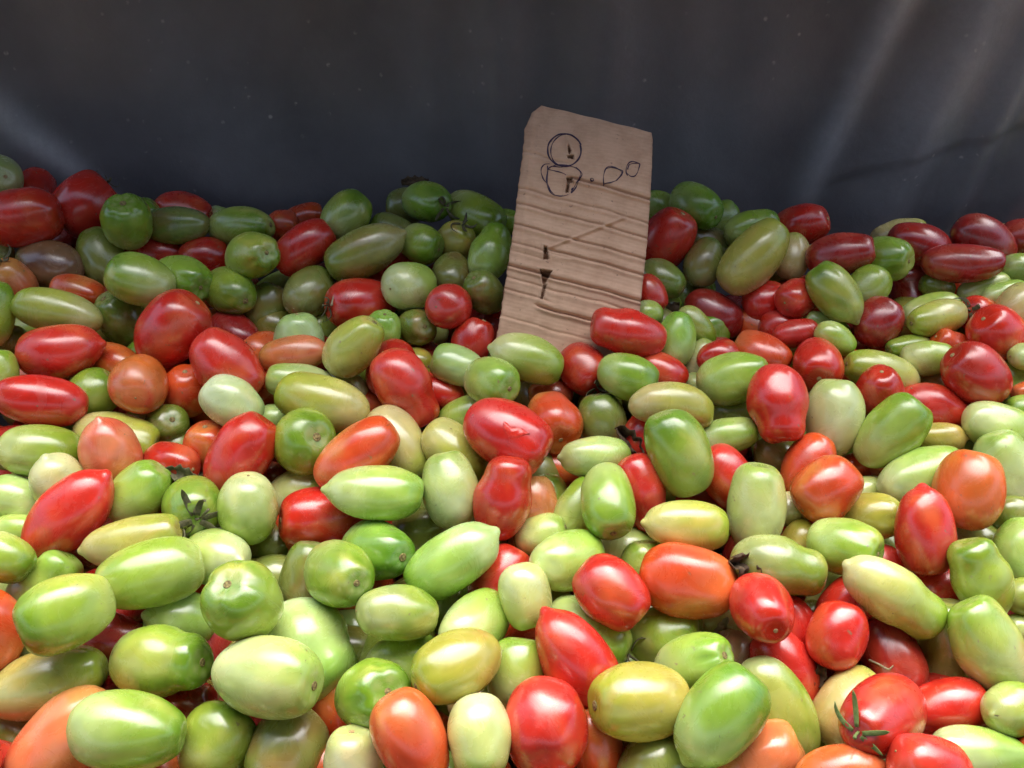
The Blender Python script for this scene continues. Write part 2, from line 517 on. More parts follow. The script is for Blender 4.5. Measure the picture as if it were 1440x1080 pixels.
TARP_Y, ROOF_Z, ROOF_EDGE = 1.235, 1.00, 0.85
def make_tarp():
    xs = np.linspace(-1.9, 1.9, 420)
    prof = [(TARP_Y-0.06*(z-0.45), z) for z in np.linspace(0.005, ROOF_Z-0.13, 150)]; LEAN = -0.06*(ROOF_Z-0.58)
    for a in np.linspace(0, 90, 14)[1:]:
        t = math.radians(a); prof.append((TARP_Y+LEAN-0.13+0.13*math.cos(t), ROOF_Z-0.13+0.13*math.sin(t)))
    for y in np.linspace(TARP_Y-0.13, ROOF_EDGE, 24)[1:]: prof.append((y, ROOF_Z))
    prof = np.array(prof)
    tn = np.gradient(prof, axis=0); tn /= np.linalg.norm(tn, axis=1)[:, None]
    nr = np.stack([-tn[:, 1], tn[:, 0]], 1)             # towards the viewer / downwards
    X, J = np.meshgrid(xs, np.arange(len(prof)))
    S = np.concatenate([[0], np.cumsum(np.linalg.norm(np.diff(prof, axis=0), axis=1))])[J]
    # folds: straight ridges hanging from the roof, traced where the photograph shows them
    h = np.zeros_like(X); lit_streak = np.zeros_like(X)
    lit_folds = {0: 1.0, 11: .80, 10: .95, 12: .40, 6: .20, 7: .20, 1: .10, 13: .34, 5: .13, 2: .14, 4: .08, 8: .12, 9: .08}  # strength of the light streak painted along each fold
    folds = [(0, 135, 105, 245, 15, .010), (-60, 0, 60, 330, 50, .012), (150, 0, 330, 300, 70, .012), (300, 0, 395, 300, 45, .006),
             (440, 0, 520, 300, 60, .007), (600, 0, 600, 300, 30, .005), (700, 0, 690, 300, 34, .008), (850, 0, 845, 300, 40, .009),
             (960, 0, 950, 300, 45, .006), (1085, 0, 1010, 300, 50, .007), (1268, -10, 1120, 300, 17, .011), (1392, -10, 1245, 300, 34, .016),
             (1480, 0, 1335, 300, 22, .010), (1560, 0, 1420, 300, 30, .012)]
    for fi, (u0, v0, u1, v1, wpx, A) in enumerate(folds):
        p, q = on_y(u0, v0, TARP_Y), on_y(u1, v1, TARP_Y)
        k = (q[0]-p[0])/(q[2]-p[2]); sl = 1/math.sqrt(1+k*k)
        d = (X - (p[0] + k*(S-p[2])))*sl
        wm = wpx/FPX*1.3
        wob = 1 + 0.25*np.sin(S*9+u0)
        h += (0.9 if fi in (0, 10, 11) else 1.8)*A*wob*np.exp(-(d/wm)**2)
        if fi in lit_folds:
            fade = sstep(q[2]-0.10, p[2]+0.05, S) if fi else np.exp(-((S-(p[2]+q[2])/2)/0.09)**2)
            lit_streak += lit_folds[fi]*np.exp(-(d/(wm*(1.15 if fi in (0, 10) else 1.5)))**2)*(0.25+0.75*fade)*(0.85+0.15*np.sin(S*31+u0))
    h += 0.006*np.sin(X*7+S*1.7)+0.003*np.sin(X*17-S*3.1+1)+0.0012*np.sin(X*41+S*23)*np.sin(S*13+X*5)
    a, b_ = on_y(1130, 272, TARP_Y), on_y(1440, 178, TARP_Y)   # stitched seam rising to the right
    k = (b_[2]-a[2])/(b_[0]-a[0]); d = (S-(a[2]+k*(X-a[0])))
    h += np.where(X > a[0], 0.0016*np.tanh(d/0.0016), 0)*sstep(a[0], a[0]+.05, X)
    Y = prof[J, 0] + nr[J, 0]*h; Z = prof[J, 1] + nr[J, 1]*h
    Z = np.where(J < 4, prof[J, 1], Z)
    v = np.stack([X, Y, Z], -1).reshape(-1, 3)
    n, m_ = len(xs), len(prof)
    f = [(j*n+i, j*n+i+1, (j+1)*n+i+1, (j+1)*n+i) for j in range(m_-1) for i in range(n-1) if j < 152 or -1.0 < xs[i] < 0.72]
    o = obj('tarp', mesh('tarp', v, f, TARP, tone=np.repeat(np.clip(lit_streak, 0, 1).reshape(-1, 1), 3, 1)))
    sm = o.modifiers.new('thickness', 'SOLIDIFY'); sm.thickness = 0.0012; sm.offset = -1
    return o
def make_light_blocker():
    # unseen sheet added over the viewer, leaving a slit of daylight before the tarp
    xs, ys = np.linspace(-2.2, 2.2, 60), np.linspace(-2.6, BLOCKER_EDGE, 40)
    X, Y = np.meshgrid(xs, ys); Z = 1.28+0.02*np.sin(X*3+Y)*np.sin(Y*4)-0.03*np.cos(X*1.4)
    n = len(xs); v = np.stack([X, Y, Z], -1).reshape(-1, 3)
    f = [(j*n+i, j*n+i+1, (j+1)*n+i+1, (j+1)*n+i) for j in range(len(ys)-1) for i in range(n-1)]
    o = obj('added_light_blocker', mesh('added_light_blocker', v, f, TARP))
    sm = o.modifiers.new('thickness', 'SOLIDIFY'); sm.thickness = 0.002
    tag(o, kind='structure')
BLOCKER_EDGE = 0.30
make_light_blocker()
tag(make_tarp(), 'dark grey plastic tarp hanging in soft folds behind the tomato heap', 'tarp')

# ------------------------------------------------------------------ tomatoes
TONES = {  # main, shoulder, tip, blush
 'G': ((146, 174, 60), (104, 144, 32), (188, 202, 124), (174, 184, 84)),
 'L': ((168, 195, 86), (128, 170, 48), (206, 216, 148), (188, 202, 108)),
 'P': ((192, 211, 130), (150, 184, 78), (214, 220, 168), (204, 212, 132)),
 'W': ((198, 210, 150), (178, 198, 116), (210, 214, 168), (206, 206, 142)),
 'Y': ((182, 184, 84), (156, 172, 52), (206, 196, 130), (202, 180, 92)),
 'C': ((208, 198, 130), (176, 188, 80), (216, 202, 146), (206, 172, 104)),
 'D': ((132, 142, 64), (108, 132, 44), (154, 154, 92), (150, 130, 68)),
 'R': ((202, 42, 30), (192, 44, 24), (212, 58, 46), (216, 88, 50)),
 'K': ((160, 34, 32), (150, 34, 26), (166, 44, 38), (176, 62, 44)),
 'E': ((212, 74, 34), (208, 84, 30), (220, 108, 56), (222, 136, 66)),
 'O': ((216, 110, 48), (206, 122, 44), (220, 124, 72), (206, 70, 40)),
 'S': ((220, 128, 80), (208, 146, 78), (224, 142, 98), (208, 92, 56)),
 'B': ((138, 100, 72), (120, 112, 60), (150, 106, 82), (116, 78, 66)),
 'A': ((186, 174, 72), (166, 174, 58), (202, 176, 92), (204, 152, 72)),
}
def topo(nt, nf):
    f = [(0, 1+i, 1+(i+1) % nf) for i in range(nf)]
    for j in range(nt-2):
        a, b = 1+j*nf, 1+(j+1)*nf
        f += [(a+i, b+i, b+(i+1) % nf, a+(i+1) % nf) for i in range(nf)]
    a = 1+(nt-2)*nf; e = 1+(nt-1)*nf
    f += [(a+i, e, a+(i+1) % nf) for i in range(nf)]
    return f
def waves(r, n, k):                # a few random low waves over the unit sphere
    D = r.normal(size=(n, 3))*k; ph = r.uniform(0, 6.28, n)
    return lambda p: np.sin(p @ D.T + ph).sum(1)/math.sqrt(n)
def tomato_shape(r, L, W, code, flags, nt=30, nf=40):
    """vertices (stem end at +z), tones; L and W in metres"""
    th = np.linspace(0, math.pi, nt+1)
    th = th - (0.26 if nt > 20 else 0.1)*np.sin(2*th)    # denser at both ends
    T_, F_ = np.meshgrid(th[1:-1], np.linspace(0, 2*math.pi, nf, endpoint=False), indexing='ij')
    T_ = np.concatenate([[0], T_.ravel(), [math.pi]]); F_ = np.concatenate([[0], F_.ravel(), [0]])
    u = np.stack([np.sin(T_)*np.cos(F_), np.sin(T_)*np.sin(F_), np.cos(T_)], 1)
    z = np.cos(T_); p_ = r.uniform(0.67, 0.84)
    rad = np.abs(np.sin(T_))**p_
    tap = r.uniform(-0.10, 0.10) if 'n' not in flags else r.uniform(0.0, 0.07)
    rad = rad*(1 + tap*z)
    if 'w' in flags: rad = rad*(1 - 0.15*np.exp(-((z-0.42)/0.26)**2) - 0.02)
    elif r.rand() < 0.3: rad = rad*(1 - 0.05*np.exp(-((z-0.4)/0.3)**2))
    n = r.randint(3, 6); amp = 0.11 if 'l' in flags else r.uniform(0.01, 0.055)
    ph = r.uniform(0, 6.28)
    rib = np.abs(np.cos(n*F_/2 + ph + 0.3*np.sin(F_)))
    rad = rad*(1 - amp*(1-rib)**2*1.6*sstep(0.25, 0.9, z))
    zz = z.copy()
    dd = 0.13 if 'l' in flags else 0.07
    zz = zz - dd*np.exp(-(T_/0.30)**2)                       # sunken stem end
    Tt = math.pi - T_
    if 'n' in flags: zz = zz - 0.095*np.exp(-(Tt/0.10)**2) - 0.05*np.exp(-(Tt/0.30)**2)
    else: zz = zz - r.uniform(-0.01, 0.02)*np.exp(-(Tt/0.2)**2)
    sx = r.uniform(0.96, 1.03)
    v = np.stack([rad*np.cos(F_)*W/2*sx, rad*np.sin(F_)*W/2/sx, zz*L/2], 1)
    lump = waves(r, 7, 1.9)(u)*0.031 + waves(r, 8, 4.0)(u)*0.010 + waves(r, 9, 7.5)(u)*0.0035
    if 'x' in flags: lump = lump + waves(r, 9, 3.6)(u)*0.022
    nd = r.randint(1, 4) + (4 if 'x' in flags else 0)
    for _ in range(nd):
        c = r.normal(size=3); c /= np.linalg.norm(c)
        lump = lump - r.uniform(0.02, 0.06)*np.exp(-((u-c)**2).sum(1)/r.uniform(0.05, 0.2))
    v = v*(1+lump[:, None])
    bend = (0.11 if 'b' in flags else r.uniform(0, 0.035))*W
    fa = r.uniform(0, 6.28)
    v[:, 0] += bend*(z*z-0.4)*math.cos(fa); v[:, 1] += bend*(z*z-0.4)*math.sin(fa)
    # ---- skin tones
    M_, S_, P_, B_ = [lin(c) for c in TONES[code]]
    jit = r.normal(0, 0.05, 3) + r.normal(0, 0.05)
    wv = waves(r, 6, 1.6)(u); wf = waves(r, 9, 4.5)(u)
    c = np.tile(M_, (len(v), 1))
    mix = lambda c, k, q: c*(1-k[:, None]) + q[None]*k[:, None]
    c = mix(c, sstep(-0.1, 1.0, -z+0.35*wv), P_)
    star = 0.5+0.5*np.cos(r.randint(4, 7)*F_+ph)
    c = mix(c, np.clip(sstep(0.25, 0.85, z+0.12*wf-0.18*star)+0.4*sstep(0.3, 1.6, wv), 0, 1)*0.9, S_)
    c = mix(c, sstep(0.3, 1.6, waves(r, 5, 1.7)(u)+0.35*waves(r, 8, 6.0)(u))*0.95, B_)
    if code in 'GLPYDC':
        k = sstep(1.0, 0.86, z)*0 + np.exp(-((T_-0.20)/0.14)**2)*0.3*(0.25+0.75*star)       # paler collar round the stem scar
        c = mix(c, k, lin((206, 208, 160)))
    c = c*(1+(0.08*wf+0.05*waves(r, 9, 9.0)(u))[:, None]*np.array([1, 0.8, 0.6]))
    c = np.clip(c*(1+jit[None]), 0.008, 0.85)
    return v, c

rows = [l.split() for l in T.strip().splitlines()]
N = len(rows)
cx, cy, aa, bb, ang, til = [np.array([float(r[i]) for r in rows]) for i in range(6)]
code = [r[6] for r in rows]; flg = [r[7] for r in rows]; rank = np.array([float(r[8]) for r in rows])
for i in range(N):                 # those seen with neither end turn a little at random
    if til[i] == 0: til[i] = rng.uniform(-10, 10)
    if ang[i] == 0 and til[i] < 12 and rank[i] >= 1: ang[i] = rng.choice([0, 180])+rng.uniform(-14, 14)
t_ = np.radians(til); a_ = np.radians(ang)
AX = (np.cos(t_)*np.cos(a_))[:, None]*RT + (np.cos(t_)*np.sin(a_))[:, None]*UP - np.sin(t_)[:, None]*FW
Lpx = np.sqrt(np.maximum((aa**2-(bb*np.sin(t_))**2)/np.cos(t_)**2, 1))
Lpx = np.clip(Lpx, 1.08*bb, 1.95*bb)
Lpx = np.where(bb > aa, bb*1.2, Lpx); 
d0 = 1.0/plane_inv(cy) + rank*0.026 + 0.004
dep = d0.copy(); offx = np.zeros(N); offy = np.zeros(N)
def centres():
    return CAM[None] + dep[:, None]*(((cx+offx-720)/FPX)[:, None]*RT + ((540-cy-offy)/FPX)[:, None]*UP + FW)
SS = np.array([-0.74, -0.40, 0.0, 0.40, 0.74])
RS = np.sqrt(1-SS**2*0.96)
I, J = np.triu_indices(N, 1)
near = np.hypot(cx[I]-cx[J], cy[I]-cy[J]) < 0.62*(Lpx[I]+Lpx[J])
I, J = I[near], J[near]
for it in range(160):              # settle: push overlapping fruit apart, mostly in depth
    C = centres(); sc = dep/FPX
    hl, hw = Lpx*sc/2, bb*sc/2
    ctr = C[:, None] + (SS[None, :]*hl[:, None])[:, :, None]*AX[:, None]*0.93
    rad = RS[None]*hw[:, None]*0.97
    dl = ctr[I][:, :, None]-ctr[J][:, None]
    ds = np.linalg.norm(dl, axis=-1)+1e-9
    pen = rad[I][:, :, None]+rad[J][:, None]-ds
    k = pen.reshape(len(I), -1).argmax(1); pm = pen.reshape(len(I), -1)[np.arange(len(I)), k]
    nv = (dl/ds[..., None]).reshape(len(I), -1, 3)[np.arange(len(I)), k]
    hit = pm > 0
    i, j, p, n = I[hit], J[hit], pm[hit], nv[hit]
    nd = n @ FW
    bias = np.where(np.abs(nd) < 0.25, 0.5*np.sign(rank[i]-rank[j]+1e-3*(cy[j]-cy[i])), 0)
    nd = nd + bias
    for arr, dr, f in ((dep, nd, 0.30), (offx, (n @ RT)*FPX, 0.05), (offy, -(n @ UP)*FPX, 0.05)):
        np.add.at(arr, i, f*p*dr); np.add.at(arr, j, -f*p*dr)
    dep += 0.02*(d0-dep); offx *= 0.97; offy *= 0.97
    offx = np.clip(offx, -5, 5); offy = np.clip(offy, -5, 5)
    dep = np.clip(dep, d0-0.05, d0+0.06)
C = centres()
print('SETTLE', len(I), 'pairs; worst overlap mm', (pm.max()*1000).round(1), 'mean', (pm[hit].mean()*1000).round(2), 'off', np.abs(offx).max())

def lathe(prof, n=14):
    v = [(r_*math.cos(2*math.pi*i/n), r_*math.sin(2*math.pi*i/n), z_) for r_, z_ in prof for i in range(n)]
    f = [(j*n+i, j*n+(i+1) % n, (j+1)*n+(i+1) % n, (j+1)*n+i) for j in range(len(prof)-1) for i in range(n)]
    return v, f
SCAR_PALE = plain('pale_corky_scar', lin((206, 184, 132)), lin((128, 92, 58)), 420, 0.8, 0.6)
SCAR_ME = mesh('stem_scar', *lathe([(3.4e-3, -1.2e-3), (3.0e-3, .35e-3), (2.3e-3, .55e-3), (1.7e-3, .1e-3), (1.2e-3, .5e-3), (.5e-3, .75e-3), (.02e-3, .7e-3)]), SCAR)
SCAR_RED_ME = SCAR_ME.copy(); SCAR_RED_ME.materials.clear(); SCAR_RED_ME.materials.append(SCAR_PALE)
TIP_ME = mesh('blossom_scar', *lathe([(1.3e-3, -.8e-3), (1.0e-3, .25e-3), (.45e-3, .45e-3), (.02e-3, .4e-3)], 10), TIPMARK)
def tube(path, radii, n=6):
    path = np.array(path); v, f = [], []
    tg = np.gradient(path, axis=0)
    for p, t, r_ in zip(path, tg, radii):
        t = Vector(t).normalized(); x = t.orthogonal().normalized(); y = t.cross(x)
        for i in range(n):
            a = 2*math.pi*i/n; v.append(tuple(Vector(p)+x*(r_*math.cos(a))+y*(r_*math.sin(a))))
    for j in range(len(path)-1):
        f += [(j*n+i, j*n+(i+1) % n, (j+1)*n+(i+1) % n, (j+1)*n+i) for i in range(n)]
    f.append(tuple(range(n))[::-1]); f.append(tuple((len(path)-1)*n+i for i in range(n)))
    return v, f
def calyx_mesh(r, R, dry=True):
    """star of narrow curled sepals round a short stalk; R = reach of a sepal"""
    V, F = [], []
    n = 5 if not dry else 6 if R > 0.03 else r.randint(4, 6)
    a0 = r.uniform(0, 6.28)
    for s in range(n):
        az = a0+2*math.pi*s/n+r.normal(0, 0.18); ln = R*r.uniform(0.7, 1.15); m_ = 9
        curl = r.uniform(0.3, 1.1) if dry else r.uniform(0.1, 0.5); side = r.normal(0, 0.5 if dry else 0.25)
        base = len(V); x = y0 = 0.0; zc = 0.0006
        hd = r.uniform(-0.35, 0.1); px_, pz = 0.0008, zc
        for k in range(m_):
            t = k/(m_-1); pitch = hd + (curl*2.2*t*t if dry else -0.25+curl*1.6*t*t)
            px_ += ln/(m_-1)*math.cos(pitch); pz += ln/(m_-1)*math.sin(pitch)
            wd = R*(0.12 if dry else 0.085)*(0.55+1.2*t)*(1-t)**0.6+0.00025
            aw = az+side*t*t; tw = (1.2 if dry else 0.4)*t*r.uniform(0.6, 1.2)
            cxx, cyy = px_*math.cos(aw), px_*math.sin(aw)
            ex, ey = -math.sin(aw), math.cos(aw)
            for q, up in ((-1, 0.5), (0, -0.2), (1, 0.5)):
                V.append((cxx+q*wd*ex*math.cos(tw), cyy+q*wd*ey*math.cos(tw), pz+up*wd*0.6+q*wd*math.sin(tw)*0.5))
        for k in range(m_-1):
            for q in range(2):
                F.append((base+k*3+q, base+k*3+q+1, base+k*3+q+4, base+k*3+q+3))
    tx, ty = r.normal(0, 0.35, 2); h = R*r.uniform(0.35, 0.7)
    pv, pf = tube([(tx*h*t*t, ty*h*t*t, -0.001+h*t) for t in np.linspace(0, 1, 5)], [.0013, .0011, .0010, .0011, .0014])
    b0 = len(V); V += pv; F += [tuple(b0+i for i in q) for q in pf]
    return V, F

TOMATO_FACES = topo(30, 40)
tomatoes = []
for i in range(N):
    r = np.random.RandomState(1000+i)
    sc = dep[i]/FPX
    v, c = tomato_shape(r, Lpx[i]*sc*1.025, bb[i]*sc*1.05, code[i], flg[i])
    cracked = 'k' in flg[i]
    me = mesh('tomato', v, TOMATO_FACES, SKIN, tone=c)
    zax = Vector(AX[i]); q = zax.to_track_quat('Z', 'Y')
    M = Matrix.Translation(Vector(C[i])) @ (q @ Matrix.Rotation(r.uniform(0, 6.28), 3, 'Z').to_quaternion()).to_matrix().to_4x4()
    parts = []
    cal = 'c' in flg[i] or 'f' in flg[i]
    if cal: parts.append('calyx')
    elif til[i] > 6: parts.append('stem_scar')
    if til[i] < -5 and 'n' not in flg[i]: parts.append('blossom_scar')
    if cracked: parts.append('skin_split')
    if not parts:
        o = obj('tomato', me, None, M)
    else:
        o = obj('tomato', None, None, M)
        obj('body', me, o)
        for p in parts:
            if p == 'stem_scar':
                s = bb[i]*sc/0.052*r.uniform(0.8, 1.25)*(1.0 if code[i] in 'GLPYDCA' else 0.8)
                obj(p, SCAR_ME if code[i] in 'GLPYDCA' else SCAR_RED_ME, o).matrix_local = Matrix.Translation((v[0][0], v[0][1], v[0][2]+0.0002)) @ Matrix.Scale(s, 4)
            elif p == 'blossom_scar':
                obj(p, TIP_ME, o).matrix_local = Matrix.Translation((v[-1][0], v[-1][1], v[-1][2]-0.0001)) @ Matrix.Rotation(math.pi, 4, 'X') @ Matrix.Scale(r.uniform(0.7, 1.2), 4)
            elif p == 'calyx':
                dry = 'c' in flg[i]
                vv, ff = calyx_mesh(r, (0.031 if cx[i] == 274 else 0.024 if rank[i] <= 0.5 else 0.019) if dry else 0.025, dry)
                ob = obj(p, mesh('calyx', vv, ff, CALYX_DRY if dry else CALYX_FRESH), o)
                ob.matrix_local = Matrix.Translation((v[0][0], v[0][1], v[0][2]+0.0012))
                sm = ob.modifiers.new('thickness', 'SOLIDIFY'); sm.thickness = 0.0004
            elif p == 'skin_split':
                # gaping split: a lens-shaped strip of wet flesh seated on the flank that faces the viewer
                loc = M.inverted() @ Vector(CAM); fa = math.atan2(loc.y, loc.x)
                V2, F2 = [], []
                ph_ = np.arctan2(v[:, 1], v[:, 0]); rr_ = np.hypot(v[:, 0], v[:, 1]); zl = v[:, 2]/(Lpx[i]*sc/2)
                for k in range(17):
                    t = k/16; zt = -0.12+0.62*t; hw_ = 0.17*math.sin(math.pi*t)**0.8*(1+0.25*math.sin(11*t+1))+0.003
                    for q2 in range(7):
                        w_ = (q2/6-0.5)*2
                        f2 = fa-0.30+w_*hw_+0.16*math.sin(4*t)
                        dp = (ph_-f2+math.pi) % (2*math.pi)-math.pi
                        wg = np.exp(-(dp/0.10)**2-((zl-zt)/0.07)**2)+1e-12
                        rr = (wg*rr_).sum()/wg.sum()+0.0009*(1-w_**4)-0.0001+0.0004*math.sin(7*w_+19*t)*(1-w_*w_)
                        V2.append((rr*math.cos(f2), rr*math.sin(f2), zt*Lpx[i]*sc/2))
                for k in range(16):
                    for q2 in range(6): F2.append((k*7+q2, k*7+q2+1, k*7+q2+8, k*7+q2+7))
                obj(p, mesh('skin_split', V2, F2, FLESH), o)
    tomatoes.append(o)

# buried and out-of-frame fruit of the same heap: one uncountable mass
def make_fill():
    r = np.random.RandomState(5); fv, ff, fc = [], [], []
    tp = topo(14, 18); off = 0
    A, B = pix(720, 1080, 1/plane_inv(1080)), pix(720, 300, 1/plane_inv(300))
    slope = (B[2]-A[2])/(B[1]-A[1]); nrm = np.array([0, -slope, 1.0]); nrm /= np.linalg.norm(nrm)
    for layer in range(3):
        for yi in np.arange(0.16, 1.16, 0.052):
            for xi in np.arange(-1.05, 1.06, 0.060):
                x = xi+r.uniform(-.014, .014); y = yi+r.uniform(-.012, .012)
                p = np.array([x, y, A[2]+slope*(y-A[1])])
                rel = p-CAM; d = rel @ FW
                u, vv = 720+FPX*(rel @ RT)/d, 540-FPX*(rel @ UP)/d
                inside = -45 < u < 1485 and vv < 1125
                s = 0.066+0.050*layer if inside else 0.012+0.050*layer
                if not inside and y > 1.08 and layer == 0: s += 0.02
                p = p-nrm*s
                if p[2] < 0.03 or (inside and y > 1.05): continue
                W = r.uniform(.046, .056); L = W*r.uniform(1.25, 1.6)
                cd = r.choice(list('GLYRRKEKDDEG'))
                v, c = tomato_shape(r, L, W, cd, '-', 14, 18)
                ax = Vector((r.normal(), r.normal(), r.normal()*0.5)).normalized()
                Rm = np.array((ax.to_track_quat('Z', 'Y')).to_matrix())
                fv.append(v @ Rm.T + p); fc.append(c); ff += [tuple(off+k for k in q) for q in tp]; off += len(v)
    o = obj('buried_tomatoes', mesh('buried_tomatoes', np.concatenate(fv), ff, SKIN, tone=np.concatenate(fc)))
    tag(o, 'red and green tomatoes buried in the heap under the top layer', 'tomatoes', kind='stuff')
make_fill()

# ------------------------------------------------------------------ cardboard price sign
def make_sign():
    def dsign(py): return 1.0/(1/1.005 + (475-py)/325.0*(1/1.03-1/1.005))
    Lp = np.array([(761, 149), (748, 160), (738, 180), (735, 215), (728, 270), (721, 330), (712, 390), (705, 440), (699, 474), (690, 520)], float)
    Rp = np.array([(916, 187), (917.5, 198), (917, 212), (916, 240), (913, 290), (909, 345), (903, 400), (897, 455), (893, 500), (888, 545)], float)
    tt = np.array([0, .05, .10, .19, .34, .5, .66, .8, .9, 1.0])
    nu, nv = 170, 340
    t = np.linspace(0, 1, nv); s = np.linspace(0, 1, nu)
    jag = lambda q: 0.35*np.sin(q*97)+0.3*np.sin(q*211+1)
    lx = np.interp(t, tt, Lp[:, 0])+jag(t); ly = np.interp(t, tt, Lp[:, 1])
    rx = np.interp(t, tt, Rp[:, 0])+0.4*jag(t+.3); ry = np.interp(t, tt, Rp[:, 1])
    PX = lx[:, None]*(1-s)+rx[:, None]*s; PY = ly[:, None]*(1-s)+ry[:, None]*s
    PY = PY + (1-t[:, None])**12*0.4*np.sin(s*21)
    o3 = pix(800, 475, dsign(475)); e1 = pix(900, 475, dsign(475))-o3; e1 /= np.linalg.norm(e1)
    e2 = pix(800, 300, dsign(300))-o3; e2 -= e1*(e2 @ e1); e2 /= np.linalg.norm(e2); nn = np.cross(e1, e2)
    def height(X, Y):
        sl = 0.27; y = Y - sl*(X-730); h = np.zeros_like(X)
        wob = 0.7*np.sin(X*0.05)+0.35*np.sin(X*0.13+1)
        for (y0, A, x0, x1) in ((213, .6, 730, 800), (232, 1.9, 800, 925), (266, .9, 700, 925), (288, 1.2, 700, 925), (318, 1.3, 700, 925), (345, .9, 690, 800),
                                (341, 1.5, 770, 925), (357, .5, 690, 765), (378, 2.4, 690, 925), (396, .8, 690, 925), (413, .9, 690, 775), (424, 2.4, 755, 925), (452, .5, 690, 925)):
            g = sstep(x0-8, x0+8, X)*(1-sstep(x1-8, x1+8, X)); q = y-y0-wob*(1 if A > 1 else 1.6)
            h += A*1.9e-3*g*(-np.exp(-(q/1.7)**2)+0.6*np.exp(-((q-4.5)/3.0)**2)+0.3*np.exp(-((q+6)/5)**2))
        h += 0.00007*np.sin(2*math.pi*y/5.6)
        # diagonal crease and the upright fold near the left edge
        dd = (Y-352)+0.40*(X-768); g = sstep(764, 775, X)*(1-sstep(870, 890, X)); h += 0.0022*g*np.exp(-(dd/2.2)**2)-0.0004*g*np.exp(-((dd-5)/4)**2)
        h += 0.0006*np.exp(-((X-752+0.10*(Y-150))/3)**2)*(Y < 360)
        h += -0.0035*np.exp(-(((X-735)+0.1*(Y-180))/7)**2)*(1-sstep(170, 420, Y)*0.6)     # left edge rolled back
        h += 0.004*np.sin((Y-149)/330*2.6)+0.002*np.sin((X-700)/220*3.1)
        h += 0.0002*np.sin(X*.05+Y*.04)*np.sin(Y*.06-X*.03)
        return h
    def tri(X, Y, pts):
        k = np.full(X.shape, 1e9); n = len(pts)
        for a in range(n):
            (x0, y0), (x1, y1) = pts[a], pts[(a+1) % n]
            k = np.minimum(k, ((x1-x0)*(Y-y0)-(y1-y0)*(X-x0))/math.hypot(x1-x0, y1-y0))
        return k
    H = height(PX, PY)
    holes = [[(759, 381), (776, 383), (772, 391), (764, 404)], [(764, 402), (768, 402), (763, 421), (760, 421)], [(765, 348), (769, 349), (771, 366), (764, 366)],
             [(796, 252), (804, 252), (805, 259), (797, 260)], [(797, 260), (800, 260), (799, 272), (795, 273)], [(799, 205), (803, 214), (800, 219), (799, 213)], [(797, 221), (806, 220), (806, 225), (798, 224)]]
    hole = np.zeros_like(PX); lip = np.zeros_like(PX)
    for hpts in holes:
        k = tri(PX, PY, hpts)+0.7*np.sin(PX*1.9+PY*0.8)*np.sin(PY*1.3-PX*0.6); hole = np.maximum(hole, sstep(-0.8, 0.8, k)); lip = np.maximum(lip, np.exp(-((k+2.0)/1.6)**2))
    Hd = H - 0.0042*hole + 0.0009*lip
    def place(X, Y, h):
        d = dsign(Y); d3 = ((X-720)/FPX)[..., None]*RT + ((540-Y)/FPX)[..., None]*UP + FW
        P = CAM + d3*d[..., None]
        rel = P-o3
        a = rel @ e1; b_ = rel @ e2; return np.stack([a, b_, h], -1)
    V = place(PX, PY, Hd).reshape(-1, 3)
    F = [(j*nu+i, (j+1)*nu+i, (j+1)*nu+i+1, j*nu+i+1) for j in range(nv-1) for i in range(nu-1)]
    base, dark, edge = lin((212, 176, 148)), lin((108, 76, 56)), lin((206, 176, 150))
    c = base*(1-hole[..., None]) + dark*hole[..., None]
    c = c*(1-0.25*lip[..., None])+edge*0.25*lip[..., None]
    e = np.maximum(np.exp(-s*nu/1.6), np.exp(-(1-s)*nu/1.6))[None, :]*np.ones((nv, 1))
    c = c*(1-0.5*e[..., None])+lin((150, 116, 96))*0.5*e[..., None]
    M = Matrix([[e1[k], e2[k], nn[k], o3[k]] for k in range(3)]+[[0, 0, 0, 1]])
    root = obj('price_sign', None, None, M)
    tag(root, 'torn brown cardboard price sign with 8.00 in pen, stuck in the heap', 'sign')
    b_ = obj('cardboard_sheet', mesh('cardboard_sheet', V, F, BOARD, tone=c.reshape(-1, 3)), root)
    sm = b_.modifiers.new('thickness', 'SOLIDIFY'); sm.thickness = 0.0055; sm.offset = -1
    def Z8(pts): return [(740+a/8.0, 170+b/8.0) for a, b in pts]
    def ell(cx_, cy_, rx_, ry_, rot, a0, a1, n=60, dr=0.0):
        out = []
        for k in range(n):
            a = math.radians(a0+(a1-a0)*k/(n-1)); g = 1+dr*k/n
            x, y = rx_*g*math.cos(a), ry_*g*math.sin(a); cr, sr = math.cos(rot), math.sin(rot)
            out.append((cx_+x*cr-y*sr, cy_+x*sr+y*cr))
        return out
